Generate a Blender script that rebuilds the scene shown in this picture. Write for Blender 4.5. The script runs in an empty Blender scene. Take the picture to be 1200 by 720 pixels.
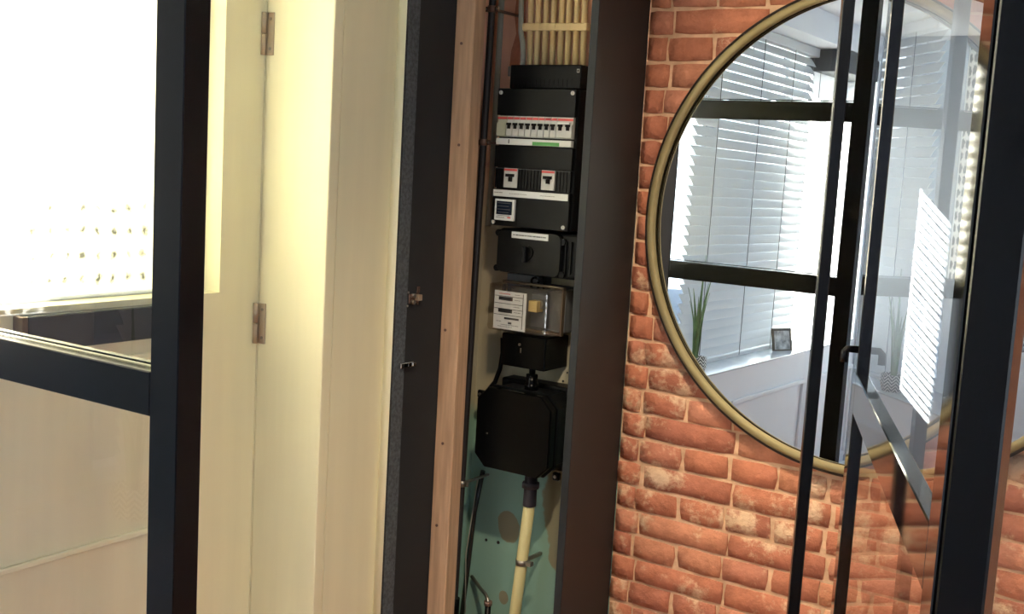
import bpy, bmesh, math, random
from mathutils import Vector, Matrix, noise
random.seed(7)
S = bpy.context.scene
COL = S.collection
PI = math.pi

# ------------------------------------------------------------------ camera
F, YAW, PITCH, ROLL, CH = 1343.0, math.radians(33.15), math.radians(7.1), math.radians(3.26), 1.6
fw = Vector((-math.sin(YAW)*math.cos(PITCH), math.cos(YAW)*math.cos(PITCH), -math.sin(PITCH)))
r0 = Vector((math.cos(YAW), math.sin(YAW), 0)); u0 = r0.cross(fw)
rt = math.cos(ROLL)*r0 + math.sin(ROLL)*u0
up = -math.sin(ROLL)*r0 + math.cos(ROLL)*u0
cam_data = bpy.data.cameras.new('camera'); cam = bpy.data.objects.new('camera', cam_data); COL.objects.link(cam)
cam_data.sensor_fit = 'HORIZONTAL'; cam_data.sensor_width = 36; cam_data.lens = F*36/1200
cam_data.clip_start = .02; cam_data.clip_end = 200
M = Matrix((rt, up, -fw)).transposed().to_4x4(); M.translation = Vector((0, 0, CH)); cam.matrix_world = M
S.camera = cam

# ------------------------------------------------------------------ light and exposure
world = bpy.data.worlds.new('sky'); S.world = world; world.use_nodes = True
wn = world.node_tree.nodes; wl = world.node_tree.links
bgn = wn['Background']
SKY = 2.6
tc = wn.new('ShaderNodeTexCoord'); sx = wn.new('ShaderNodeSeparateXYZ'); cr = wn.new('ShaderNodeValToRGB')
wl.new(tc.outputs['Generated'], sx.inputs[0]); wl.new(sx.outputs['Z'], cr.inputs[0])
cr.color_ramp.elements[0].position = 0; cr.color_ramp.elements[0].color = (.78, .86, .95, 1)
cr.color_ramp.elements[1].position = .7; cr.color_ramp.elements[1].color = (.36, .56, .90, 1)
wl.new(cr.outputs[0], bgn.inputs[0]); bgn.inputs[1].default_value = SKY
sun_d = bpy.data.lights.new('sun', 'SUN'); sun = bpy.data.objects.new('sun', sun_d); COL.objects.link(sun)
SUN_DIR = Vector((.38, -.50, -.37)).normalized()
sun_d.energy = 52; sun_d.angle = math.radians(.5); sun_d.color = (1, .93, .80)
sun.rotation_euler = SUN_DIR.to_track_quat('-Z', 'Y').to_euler(); sun.location = (-6, 6, 8)
def portal(name, y0, y1, z0, z1, x):
    d = bpy.data.lights.new(name, 'AREA'); d.shape = 'RECTANGLE'; d.size = y1-y0; d.size_y = z1-z0
    o = bpy.data.objects.new(name, d); COL.objects.link(o); o.location = (x, (y0+y1)/2, (z0+z1)/2)
    o.rotation_euler = Vector((1, 0, 0)).to_track_quat('-Z', 'Z').to_euler(); d.cycles.is_portal = True
portal('window_portal', -1.42, .97, .8, 2.3, -2.24)
portal('window_portal', -1.2, .8, .8, 2.3, 2.11)
bpy.data.objects['window_portal.001'].rotation_euler = Vector((-1, 0, 0)).to_track_quat('-Z', 'Z').to_euler()
S.view_settings.view_transform = 'Standard'; S.view_settings.look = 'None'
S.view_settings.gamma = 1; S.view_settings.use_curve_mapping = False
S.view_settings.exposure = 1.0

# ------------------------------------------------------------------ helpers
def ray(x, y):
    return fw + rt*((x-600)/F) - up*((y-360)/F)
def P(x, y, Y):                       # point of the photograph on the plane at depth Y
    d = ray(x, y); d = d/d.y*Y; return Vector((d.x, Y, d.z+CH))
MY = 2.376                            # mirror surface
M_YAW, M_TILT = math.radians(.6), math.radians(-.3)
MN = Vector((math.sin(M_YAW)*math.cos(M_TILT), math.cos(M_YAW)*math.cos(M_TILT), math.sin(M_TILT)))
MC = Vector((-.28312741*2.4, MY, CH-.04172261*2.4))
def MX(x, y, X):                      # what the round mirror (hung a touch askew) shows at this point, on the plane at X
    o = Vector((0, 0, CH)); d = ray(x, y); h = o + d*((MC-o).dot(MN)/d.dot(MN)); r = d-2*d.dot(MN)*MN
    return h + r*((X-h.x)/r.x)

MATS = {}
def rgb(r, g, b):
    f = lambda c: ((c/255+.055)/1.055)**2.4 if c > 10 else c/255/12.92
    return (f(r), f(g), f(b), 1)
def mat(name, col, rough=.6, metal=0, bump=0, bscale=60, var=0, vscale=8, col2=None, coat=0, spec=.5, stretch=None):
    m = bpy.data.materials.new(name); m.use_nodes = True; MATS[name] = m
    n = m.node_tree.nodes; l = m.node_tree.links; b = n['Principled BSDF']
    c = rgb(*col); b.inputs['Base Color'].default_value = c; b.inputs['Roughness'].default_value = rough
    b.inputs['Metallic'].default_value = metal; b.inputs['Coat Weight'].default_value = coat
    b.inputs['Specular IOR Level'].default_value = spec
    g = n.new('ShaderNodeNewGeometry'); mp = n.new('ShaderNodeMapping'); l.new(g.outputs['Position'], mp.inputs[0])
    if stretch: mp.inputs['Scale'].default_value = stretch
    if var or col2:
        t = n.new('ShaderNodeTexNoise'); t.inputs['Scale'].default_value = vscale; t.inputs['Detail'].default_value = 5
        l.new(mp.outputs[0], t.inputs[0])
        r = n.new('ShaderNodeValToRGB'); l.new(t.outputs[0], r.inputs[0])
        r.color_ramp.elements[0].position = .35; r.color_ramp.elements[1].position = .65
        if col2: r.color_ramp.elements[0].color = c; r.color_ramp.elements[1].color = rgb(*col2)
        else:
            r.color_ramp.elements[0].color = tuple(k*(1-var) for k in c[:3])+(1,)
            r.color_ramp.elements[1].color = tuple(min(1, k*(1+var)) for k in c[:3])+(1,)
        l.new(r.outputs[0], b.inputs['Base Color'])
    if bump:
        t = n.new('ShaderNodeTexNoise'); t.inputs['Scale'].default_value = bscale; t.inputs['Detail'].default_value = 6
        l.new(mp.outputs[0], t.inputs[0])
        bp = n.new('ShaderNodeBump'); bp.inputs['Strength'].default_value = bump; bp.inputs['Distance'].default_value = .004
        l.new(t.outputs[0], bp.inputs['Height']); l.new(bp.outputs[0], b.inputs['Normal'])
    return m

def glass(name, tint=(1, 1, 1), f0=.045, haze=0):
    m = bpy.data.materials.new(name); m.use_nodes = True; MATS[name] = m
    n = m.node_tree.nodes; l = m.node_tree.links; n.remove(n['Principled BSDF'])
    g = n.new('ShaderNodeNewGeometry'); d = n.new('ShaderNodeVectorMath'); d.operation = 'DOT_PRODUCT'
    l.new(g.outputs['Incoming'], d.inputs[0]); l.new(g.outputs['Normal'], d.inputs[1])
    def mth(op, a, b=None):
        k = n.new('ShaderNodeMath'); k.operation = op
        for i, v in enumerate((a, b)):
            if v is None: continue
            if isinstance(v, (int, float)): k.inputs[i].default_value = v
            else: l.new(v, k.inputs[i])
        return k.outputs[0]
    c = mth('ABSOLUTE', d.outputs['Value']); o = mth('SUBTRACT', 1, c); pw = mth('POWER', o, 4.4)
    fr = mth('ADD', mth('MULTIPLY', pw, 1-f0), f0)
    t = n.new('ShaderNodeBsdfTransparent'); t.inputs[0].default_value = (*tint, 1)
    s = n.new('ShaderNodeBsdfGlossy'); s.inputs['Roughness'].default_value = 0
    mx = n.new('ShaderNodeMixShader'); l.new(fr, mx.inputs[0]); l.new(t.outputs[0], mx.inputs[1]); l.new(s.outputs[0], mx.inputs[2])
    l.new(mx.outputs[0], n['Material Output'].inputs[0])
    return m

mat('cream', (240, 234, 198), .42, bump=.04, bscale=90, var=.03, vscale=3, stretch=(6, 6, .4))
mat('cream_trim', (244, 240, 205), .35, bump=.03, bscale=60, stretch=(6, 6, .5))
mat('white_paint', (228, 236, 244), .5, bump=.03, bscale=120)
mat('grey_wall', (178, 188, 202), .7, bump=.05, bscale=150)
mat('ceiling', (224, 230, 236), .8)
mat('sill_stone', (196, 206, 216), .12, var=.06, vscale=12)
mat('black_steel', (7, 9, 13), .25, bump=.02, bscale=200, spec=.25)
mat('door_steel', (15, 17, 21), .05, spec=.6)
mat('steel_cut', (160, 165, 175), .3, metal=.9)
mat('cheek', (38, 40, 42), .75, bump=.05, bscale=200, var=.08)
mat('cheek_brown', (38, 36, 35), .6, bump=.05, bscale=200, var=.1, vscale=5)
mat('cheek_edge', (17, 23, 27), .7, bump=.05, bscale=200)
mat('felt', (84, 90, 94), .95, bump=.8, bscale=260, var=.25, vscale=120)
mat('batten', (196, 162, 130), .8, bump=.15, bscale=40, var=.14, vscale=10, stretch=(8, 8, .6))
mat('batten_shaded', (160, 134, 104), .85, bump=.15, bscale=40, var=.14, vscale=10, stretch=(8, 8, .6))  # darker copy of the batten wood, shade put into the colour
mat('mortar', (214, 176, 142), .95, bump=.9, bscale=70, var=.15, vscale=30)
mat('brass', (142, 130, 92), .5, metal=.35, var=.05)
mat('bronze', (44, 38, 32), .45, metal=.6)
mat('black_plastic', (7, 9, 11), .4, bump=.03, bscale=150, spec=.12)
mat('black_matt', (6, 6, 7), .7, spec=.2)
mat('black_plastic_2', (9, 11, 13), .36, spec=.16)
mat('black_gloss', (4, 5, 6), .2, spec=.15)
mat('breaker_grey', (176, 180, 178), .5)
mat('breaker_ivory', (168, 172, 150), .5)
mat('red_plastic', (188, 62, 62), .5)
mat('green_strip', (62, 140, 66), .5)
mat('label_white', (198, 204, 204), .6)
mat('ink', (30, 34, 40), .6)
mat('screen', (22, 32, 48), .15)
mat('conduit', (240, 214, 158), .5, var=.04)
mat('conduit_low', (196, 188, 138), .5, var=.05)
mat('grey_pvc', (156, 158, 146), .6)
mat('pipe_dark', (40, 36, 36), .5, var=.15, vscale=20)
mat('purple_grey', (62, 58, 66), .6)
mat('zinc', (150, 146, 138), .35, metal=.9, bump=.1)
mat('rusty', (124, 100, 88), .5, metal=.5, bump=.3)
mat('chrome', (225, 225, 225), .1, metal=1)
mat('hinge_metal', (186, 170, 148), .35, metal=.45)
mat('yellow_part', (184, 164, 104), .5)
mat('brass_dark', (96, 82, 66), .5, metal=.4)
mat('slat', (208, 214, 218), .5)
mat('cord', (92, 98, 98), .8)
mat('grey_box', (84, 88, 92), .6)
mat('leaf', (96, 128, 74), .5, var=.2, vscale=40)
mat('photo_print', (215, 222, 225), .4, col2=(120, 128, 132), vscale=30)
mat('pewter', (90, 86, 78), .35, metal=.7)
mat('ledge', (38, 42, 42), .25)
mat('floorwood', (196, 132, 78), .45, bump=.1, bscale=30, var=.2, vscale=6, stretch=(1, 8, 1))
mat('street', (120, 118, 114), .9)
mat('house_grey', (92, 98, 100), .9, var=.1, vscale=2)
mat('house_frame', (170, 176, 176), .7)
mat('house_glass', (36, 44, 50), .1)
mat('pink_wall', (206, 120, 128), .9, var=.2, vscale=6)
glass('pane_glass')
glass('meter_clear', (.92, .90, .88), .07)
mm = mat('mirror_glass', (240, 244, 242), 0, metal=1)

def film(name, motif, lace=True, glare_fade=False, e0=.20, e1=.36):
    m = bpy.data.materials.new(name); m.use_nodes = True; MATS[name] = m
    n = m.node_tree.nodes; l = m.node_tree.links; n.remove(n['Principled BSDF'])
    g = n.new('ShaderNodeNewGeometry'); s = n.new('ShaderNodeSeparateXYZ'); l.new(g.outputs['Position'], s.inputs[0])
    c = n.new('ShaderNodeCombineXYZ'); l.new(s.outputs['Y'], c.inputs[0]); l.new(s.outputs['Z'], c.inputs[1])
    nz = n.new('ShaderNodeTexNoise'); nz.inputs['Scale'].default_value = 60; l.new(c.outputs[0], nz.inputs[0])
    ad = n.new('ShaderNodeVectorMath'); ad.operation = 'MULTIPLY_ADD'; l.new(nz.outputs['Color'], ad.inputs[0])
    ad.inputs[1].default_value = (.026, .026, 0); l.new(c.outputs[0], ad.inputs[2])
    mp = n.new('ShaderNodeMapping'); mp.inputs['Scale'].default_value = (27, 21, 1); l.new(ad.outputs[0], mp.inputs[0])
    v = n.new('ShaderNodeTexVoronoi'); v.inputs['Scale'].default_value = 1; v.inputs['Randomness'].default_value = .12; l.new(mp.outputs[0], v.inputs[0])
    r = n.new('ShaderNodeValToRGB'); l.new(v.outputs['Distance'], r.inputs[0])
    r.color_ramp.elements[0].position = e0; r.color_ramp.elements[0].color = motif
    r.color_ramp.elements[1].position = e1; r.color_ramp.elements[1].color = (.92, .92, .88, 1)
    t = n.new('ShaderNodeBsdfTranslucent'); d = n.new('ShaderNodeBsdfDiffuse')
    co_ = r.outputs[0]
    if glare_fade:
        fm = n.new('ShaderNodeMapRange'); fm.inputs['From Min'].default_value = 1.46; fm.inputs['From Max'].default_value = 1.56; l.new(s.outputs['Z'], fm.inputs['Value'])  # lace motif painted out to white higher up, imitating window glare
        fx = n.new('ShaderNodeMixRGB'); l.new(fm.outputs[0], fx.inputs[0]); l.new(co_, fx.inputs[1]); fx.inputs[2].default_value = (.92, .92, .88, 1); co_ = fx.outputs[0]
    if lace: l.new(co_, t.inputs[0]); l.new(co_, d.inputs[0])
    else: t.inputs[0].default_value = d.inputs[0].default_value = (.9, .9, .9, 1)
    mx = n.new('ShaderNodeMixShader'); mx.inputs[0].default_value = .3
    l.new(t.outputs[0], mx.inputs[1]); l.new(d.outputs[0], mx.inputs[2]); l.new(mx.outputs[0], n['Material Output'].inputs[0])
film('lace_film', (.09, .095, .085, 1), glare_fade=True, e0=.06, e1=.30); film('lace_film_yellow', (.030, .022, .0015, 1), e0=.30, e1=.46); film('sun_diffuser', (1, 1, 1, 1), False)

# brick material: own colour per brick, wear and mortar smears with a shape of their own
def brick_mat():
    m = bpy.data.materials.new('brick'); m.use_nodes = True; MATS['brick'] = m
    n = m.node_tree.nodes; l = m.node_tree.links; b = n['Principled BSDF']; b.inputs['Roughness'].default_value = .9
    b.inputs['Specular IOR Level'].default_value = .2
    oi = n.new('ShaderNodeObjectInfo'); g = n.new('ShaderNodeNewGeometry')
    r = n.new('ShaderNodeValToRGB'); l.new(oi.outputs['Random'], r.inputs[0])
    e = r.color_ramp.elements; e[0].color = rgb(196, 130, 102); e[1].color = rgb(210, 146, 114)
    for p, c in ((.3, (204, 134, 106)), (.55, (184, 120, 98)), (.8, (210, 146, 120))): k = e.new(p); k.color = rgb(*c)
    t = n.new('ShaderNodeTexNoise'); t.inputs['Scale'].default_value = 24; t.inputs['Detail'].default_value = 8; t.inputs['Roughness'].default_value = .65
    l.new(g.outputs['Position'], t.inputs[0])
    hs = n.new('ShaderNodeMixRGB'); hs.blend_type = 'MULTIPLY'; hs.inputs[0].default_value = .75
    r2 = n.new('ShaderNodeValToRGB'); l.new(t.outputs[0], r2.inputs[0])
    r2.color_ramp.elements[0].position = .3; r2.color_ramp.elements[0].color = (.66, .60, .56, 1)
    r2.color_ramp.elements[1].position = .68; r2.color_ramp.elements[1].color = (1.12, 1.1, 1.08, 1)
    l.new(r.outputs[0], hs.inputs[1]); l.new(r2.outputs[0], hs.inputs[2])
    # lime smears, larger low on the wall
    t2 = n.new('ShaderNodeTexNoise'); t2.inputs['Scale'].default_value = 9; t2.inputs['Detail'].default_value = 12; t2.inputs['Roughness'].default_value = .72
    l.new(g.outputs['Position'], t2.inputs[0])
    s = n.new('ShaderNodeSeparateXYZ'); l.new(g.outputs['Position'], s.inputs[0])
    mr = n.new('ShaderNodeMapRange'); mr.inputs['From Min'].default_value = 1.5; mr.inputs['From Max'].default_value = 1.15
    mr.inputs['To Min'].default_value = -.06; mr.inputs['To Max'].default_value = .045; l.new(s.outputs['Z'], mr.inputs['Value'])
    ad = n.new('ShaderNodeMath'); ad.operation = 'ADD'; l.new(t2.outputs[0], ad.inputs[0]); l.new(mr.outputs[0], ad.inputs[1])
    r3 = n.new('ShaderNodeValToRGB'); l.new(ad.outputs[0], r3.inputs[0])
    r3.color_ramp.elements[0].position = .55; r3.color_ramp.elements[0].color = (0, 0, 0, 1)
    r3.color_ramp.elements[1].position = .64; r3.color_ramp.elements[1].color = (.8, .8, .8, 1)
    mx = n.new('ShaderNodeMixRGB'); l.new(r3.outputs[0], mx.inputs[0]); l.new(hs.outputs[0], mx.inputs[1]); mx.inputs[2].default_value = rgb(232, 204, 170)
    l.new(mx.outputs[0], b.inputs['Base Color'])
    bp = n.new('ShaderNodeBump'); bp.inputs['Strength'].default_value = 1; bp.inputs['Distance'].default_value = .008
    t3 = n.new('ShaderNodeTexNoise'); t3.inputs['Scale'].default_value = 55; t3.inputs['Detail'].default_value = 10; t3.inputs['Roughness'].default_value = .6
    l.new(g.outputs['Position'], t3.inputs[0]); l.new(t3.outputs[0], bp.inputs['Height']); l.new(bp.outputs[0], b.inputs['Normal'])
brick_mat()

# cupboard back wall: salmon plaster above, grey cream, then sea-green paint with brown bare patches
def backboard_mat():
    m = bpy.data.materials.new('old_plaster'); m.use_nodes = True; MATS['old_plaster'] = m
    n = m.node_tree.nodes; l = m.node_tree.links; b = n['Principled BSDF']; b.inputs['Roughness'].default_value = .85
    g = n.new('ShaderNodeNewGeometry'); s = n.new('ShaderNodeSeparateXYZ'); l.new(g.outputs['Position'], s.inputs[0])
    t = n.new('ShaderNodeTexNoise'); t.inputs['Scale'].default_value = 9; t.inputs['Detail'].default_value = 6; l.new(g.outputs['Position'], t.inputs[0])
    a = n.new('ShaderNodeMath'); a.operation = 'MULTIPLY_ADD'; l.new(t.outputs[0], a.inputs[0]); a.inputs[1].default_value = .16; l.new(s.outputs['Z'], a.inputs[2])
    mr = n.new('ShaderNodeMapRange'); mr.inputs['From Min'].default_value = .5; mr.inputs['From Max'].default_value = 2.5; l.new(a.outputs[0], mr.inputs['Value'])
    r = n.new('ShaderNodeValToRGB'); l.new(mr.outputs[0], r.inputs[0])
    e = r.color_ramp.elements; e[0].color = rgb(130, 168, 154); e[1].color = rgb(240, 190, 160); e[1].position = .70
    for p, c in ((.255, (130, 168, 154)), (.275, (172, 168, 142)), (.52, (190, 180, 156)), (.60, (222, 184, 158))): k = e.new(p); k.color = rgb(*c)
    w_ = n.new('ShaderNodeTexNoise'); w_.inputs['Scale'].default_value = 14; w_.inputs['Detail'].default_value = 4; l.new(g.outputs['Position'], w_.inputs[0])
    prev = None
    for (px_, py_, rx, rz) in ((657, 596, .055, .13), (660, 640, .045, .085), (596, 618, .034, .045), (590, 700, .015, .02)):
        c_ = P(px_, py_, 2.45)
        sb = n.new('ShaderNodeVectorMath'); sb.operation = 'SUBTRACT'; l.new(g.outputs['Position'], sb.inputs[0]); sb.inputs[1].default_value = c_
        ml = n.new('ShaderNodeVectorMath'); ml.operation = 'MULTIPLY'; l.new(sb.outputs[0], ml.inputs[0]); ml.inputs[1].default_value = (1/rx, 0, 1/rz)
        ln = n.new('ShaderNodeVectorMath'); ln.operation = 'LENGTH'; l.new(ml.outputs[0], ln.inputs[0])
        if prev is None: prev = ln.outputs['Value']
        else:
            mi = n.new('ShaderNodeMath'); mi.operation = 'MINIMUM'; l.new(prev, mi.inputs[0]); l.new(ln.outputs['Value'], mi.inputs[1]); prev = mi.outputs[0]
    aw = n.new('ShaderNodeMath'); aw.operation = 'MULTIPLY_ADD'; l.new(w_.outputs[0], aw.inputs[0]); aw.inputs[1].default_value = 1.0; l.new(prev, aw.inputs[2])
    mu = n.new('ShaderNodeMapRange'); mu.inputs['From Min'].default_value = 1.5; mu.inputs['From Max'].default_value = 1.42; mu.inputs['To Max'].default_value = .85; l.new(aw.outputs[0], mu.inputs['Value'])
    mx = n.new('ShaderNodeMixRGB'); l.new(mu.outputs[0], mx.inputs[0]); l.new(r.outputs[0], mx.inputs[1]); mx.inputs[2].default_value = rgb(134, 124, 96)
    l.new(mx.outputs[0], b.inputs['Base Color'])
    bp = n.new('ShaderNodeBump'); bp.inputs['Strength'].default_value = .4; bp.inputs['Distance'].default_value = .003
    t3 = n.new('ShaderNodeTexNoise'); t3.inputs['Scale'].default_value = 25; l.new(g.outputs['Position'], t3.inputs[0]); l.new(t3.outputs[0], bp.inputs['Height']); l.new(bp.outputs[0], b.inputs['Normal'])
backboard_mat()

# ---- mesh builder
class MB:
    def __init__(s): s.bm = bmesh.new()
    def box(s, x0, x1, y0, y1, z0, z1, bev=0, seg=1, rot=None, piv=None):
        r = bmesh.ops.create_cube(s.bm, size=1); vs = r['verts']
        for v in vs:
            v.co = Vector(((x0+x1)/2+v.co.x*(x1-x0), (y0+y1)/2+v.co.y*(y1-y0), (z0+z1)/2+v.co.z*(z1-z0)))
        if bev:
            es = list({e for v in vs for e in v.link_edges})
            q = bmesh.ops.bevel(s.bm, geom=es, offset=bev, segments=seg, affect='EDGES', profile=.5); vs = list({v for f in q['faces'] for v in f.verts} | {v for v in vs if v.is_valid})
        if rot is not None:
            for v in vs: v.co = piv + rot @ (v.co-piv)
        return s
    def prism(s, pts, y0, y1, bev=0, inset=0):     # outline in X/Z extruded along Y; y0 is the front
        c = Vector((sum(p[0] for p in pts)/len(pts), sum(p[1] for p in pts)/len(pts)))
        def ring(y, k): return [s.bm.verts.new((c.x+(p[0]-c.x)*k, y, c.y+(p[1]-c.y)*k)) for p in pts]
        rings = [ring(y1, 1)]
        if bev: rings += [ring(y0+bev, 1), ring(y0, 1-inset)]
        else: rings.append(ring(y0, 1))
        n = len(pts)
        for a, b in zip(rings, rings[1:]):
            for i in range(n): s.bm.faces.new((a[i], a[(i+1) % n], b[(i+1) % n], b[i]))
        s.bm.faces.new(rings[0]); s.bm.faces.new(rings[-1]); return s
    def tube(s, pts, r, seg=12, cap=True):
        pts = [Vector(p) for p in pts]; rs = r if isinstance(r, (list, tuple)) else [r]*len(pts); prev = None; rings = []
        for i, p in enumerate(pts):
            t = (pts[min(i+1, len(pts)-1)]-pts[max(i-1, 0)]).normalized()
            a = prev if prev is not None else (Vector((0, 1, 0)) if abs(t.y) < .9 else Vector((1, 0, 0)))
            n = (a-t*a.dot(t)).normalized(); prev = n; b = t.cross(n)
            rings.append([s.bm.verts.new(p+(n*math.cos(k*2*PI/seg)+b*math.sin(k*2*PI/seg))*rs[i]) for k in range(seg)])
        for a, b in zip(rings, rings[1:]):
            for k in range(seg): s.bm.faces.new((a[k], a[(k+1) % seg], b[(k+1) % seg], b[k])).smooth = True
        if cap: s.bm.faces.new(rings[0]); s.bm.faces.new(rings[-1])
        return s
    def lathe(s, c, prof, axis='Y', seg=24, flat=False):  # prof: (radius, offset along axis)
        rings = []
        for r, h in prof:
            ring = []
            for k in range(seg):
                a = 2*PI*k/seg; u, v = r*math.cos(a), r*math.sin(a)
                co = {'Y': (u, h, v), 'Z': (u, v, h), 'X': (h, u, v)}[axis]
                ring.append(s.bm.verts.new(Vector(c)+Vector(co)))
            rings.append(ring)
        for a, b in zip(rings, rings[1:]):
            for k in range(seg): s.bm.faces.new((a[k], a[(k+1) % seg], b[(k+1) % seg], b[k])).smooth = not flat
        return rings
    def cyl(s, c, r, y0, y1, axis='Y', seg=16):
        R = s.lathe(c, [(r, y0), (r, y1)], axis, seg); s.bm.faces.new(R[0]); s.bm.faces.new(R[1]); return s
    def quad(s, a, b, c, d):
        s.bm.faces.new([s.bm.verts.new(p) for p in (a, b, c, d)]); return s
    def build(s, name, m, parent=None):
        bmesh.ops.recalc_face_normals(s.bm, faces=s.bm.faces[:])
        me = bpy.data.meshes.new(name); s.bm.to_mesh(me); s.bm.free(); me.materials.append(MATS[m])
        o = bpy.data.objects.new(name, me); COL.objects.link(o)
        if parent is not None: par(o, parent)
        return o
def par(o, p):
    o.parent = p; o.matrix_parent_inverse = p.matrix_world.inverted() if p.type != 'EMPTY' else Matrix.Translation(-p.location)
def thing(name, label, cat, loc=(0, 0, 0), group=None):
    o = bpy.data.objects.new(name, None); COL.objects.link(o); o.location = loc; o.matrix_world = Matrix.Translation(loc); o.empty_display_size = .05
    o['label'] = label; o['category'] = cat
    if group: o['group'] = group
    return o
def tag(o, label, cat=None, group=None):
    o['label'] = label
    if cat: o['category'] = cat
    if group: o['group'] = group
    return o
def struct(o, label=None):
    o['kind'] = 'structure'; o['label'] = label or o.name.replace('_', ' '); return o
def bx(name, m, parent, x0, x1, y0, y1, z0, z1, bev=0, seg=1):
    return MB().box(x0, x1, y0, y1, z0, z1, bev, seg).build(name, m, parent)

# ================================================================== ROOM
XW, YP, YB, H, YL = -1.9, .98, 2.4, 2.42, -1.45    # facade, partition, brick plane, ceiling, back of living room
wl_ = MB()
def wall_pieces(mb, x0, x1, ya, yb, za, zb, holes):
    ys = sorted({ya, yb, *[h[0] for h in holes], *[h[1] for h in holes]})
    for a, b in zip(ys, ys[1:]):
        zs = za
        for h in sorted([h for h in holes if h[0] <= a and h[1] >= b], key=lambda h: h[2]):
            if h[2] > zs: mb.box(x0, x1, a, b, zs, h[2])
            zs = h[3]
        if zs < zb: mb.box(x0, x1, a, b, zs, zb)
HW = (1.04, 1.735, 1.285, H)                      # hall window
LW = (YL+.03, .975, .80, 2.29)                      # living room window
wall_pieces(wl_, -2.3, XW, YL-.1, .98, 0, H, [LW]); struct(wl_.build('wall_left', 'white_paint'), 'white painted street wall of the living room under the blinds')
w2 = MB(); wall_pieces(w2, -2.3, XW, .98, 1.85, 0, H, [HW])
struct(w2.build('wall_hall_left', 'cream'), 'cream painted hall wall around the bright lace window')
struct(bx('wall_back', 'grey_wall', None, -2.3, 2.1, YL-.1, YL, 0, H), 'pale grey living room wall catching striped sunlight')
w4 = MB(); wall_pieces(w4, 2.0, 2.1, YL, 2.5, 0, H, [(-1.2, .8, .8, 2.3)])
struct(w4.build('wall_right', 'white_paint'), 'white wall closing the rooms on the right')
struct(bx('wall_hall_bounce', 'white_paint', None, .55, .62, YP+.05, 2.396, 0, H), 'unseen white wall set close on the right of the hall to bounce light')  # added out of view, throws light back onto the cream cupboard side
struct(bx('floor', 'floorwood', None, -2.3, 2.1, YL-.1, 2.6, -.06, 0), 'warm brown wooden floor')
struct(bx('ceiling', 'ceiling', None, -2.3, 2.1, YL-.1, 2.6, H, H+.08), 'pale smooth ceiling above the blinds')
wb = MB(); wb.box(-1.2375, 2.1, YB+.004, 2.6, 0, H)
struct(bx('wall_cupboard_back', 'mortar', None, -2.3, -1.2377, 2.47, 2.6, 0, H), 'plain wall behind the meter cupboard')
struct(bx('wall_cupboard_side', 'mortar', None, -2.3, -1.72, 1.9, 2.4695, 0, H), 'plain wall left of the meter cupboard recess')
wallb = struct(wb.build('wall_brick', 'mortar'), 'old red brick wall behind the round mirror')

# bricks
def brick_mesh(w, h, seed):
    rnd = random.Random(seed); bm = bmesh.new(); nx, nz = (5, 2) if w > .15 else (3, 2); d = .0035
    V = {}
    for i in range(nx+1):
        for j in range(nz+1):
            ex = i in (0, nx); ez = j in (0, nz)
            x = -w/2+w*i/nx; z = -h/2+h*j/nz
            if ex: x -= math.copysign(.001+rnd.random()*.004+(.002 if ez else 0), x)
            if ez: z -= math.copysign(.0008+rnd.random()*.0034+(.0015 if ex else 0), z)
            V[i, j] = bm.verts.new((x+rnd.uniform(-.002, .002), -d-rnd.uniform(.0, .0016)+(.0006 if (ex or ez) else 0), z))
    for i in range(nx):
        for j in range(nz): bm.faces.new((V[i, j], V[i+1, j], V[i+1, j+1], V[i, j+1]))
    edge = [(i, 0) for i in range(nx)]+[(nx, j) for j in range(nz)]+[(i, nz) for i in range(nx, 0, -1)]+[(0, j) for j in range(nz, 0, -1)]
    out = [bm.verts.new((V[k].co.x*1.0+math.copysign(.002, V[k].co.x), .006, V[k].co.z+math.copysign(.0015, V[k].co.z))) for k in edge]
    n = len(edge)
    for a in range(n): bm.faces.new((V[edge[(a+1) % n]], V[edge[a]], out[a], out[(a+1) % n]))
    bmesh.ops.recalc_face_normals(bm, faces=bm.faces[:])
    for f in bm.faces[:nx*nz]: f.smooth = True
    me = bpy.data.meshes.new('brick'); bm.to_mesh(me); bm.free(); me.materials.append(MATS['brick']); return me
PITCHZ = .0585; ZT = 1.9668
STR = [brick_mesh(.23-.002, PITCHZ-.002, k) for k in range(7)]
HED = [brick_mesh(.115-.002, PITCHZ-.002, 20+k) for k in range(7)]
rb = random.Random(3); far = bmesh.new(); nb = 0
for row in range(-8, 34):
    zc = ZT-PITCHZ*row-PITCHZ/2
    if zc > H-.03 or zc < .03: continue
    stretch = row % 2 == 0
    if stretch: L = .23; x = -1.175
    else: L = .115; x = -1.1875
    x -= L
    while x < 1.95:
        xa, xb = x, x+L; x += L
        if stretch and row < 14 and rb.random() < .12:
            parts = [(xa, xa+.115), (xa+.115, xb)]
        else: parts = [(xa, xb)]
        for a, b in parts:
            a2 = max(a, -1.238)
            if b-a2 < .03: continue
            w = b-a2; full = .23 if w > .16 else .115
            me = rb.choice(STR if full == .23 else HED)
            loc = Vector(((a2+b)/2+rb.uniform(-.003, .003), YB+.004, zc+rb.uniform(-.0015, .0015)))
            sc = (w/full, 1, 1); ry = rb.uniform(-.008, .008)
            if .5 < zc < 2.0 and b < .12 and nb < 298:
                o = bpy.data.objects.new('brick', me); COL.objects.link(o); o.location = loc; o.scale = sc; o.rotation_euler = (0, ry, 0)
                o.parent = wallb; nb += 1
            else:
                t = bmesh.new(); t.from_mesh(me); bmesh.ops.transform(t, matrix=Matrix.LocRotScale(loc, None, Vector(sc)), verts=t.verts[:])
                tm = bpy.data.meshes.new('t'); t.to_mesh(tm); t.free(); far.from_mesh(tm); bpy.data.meshes.remove(tm)
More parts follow.
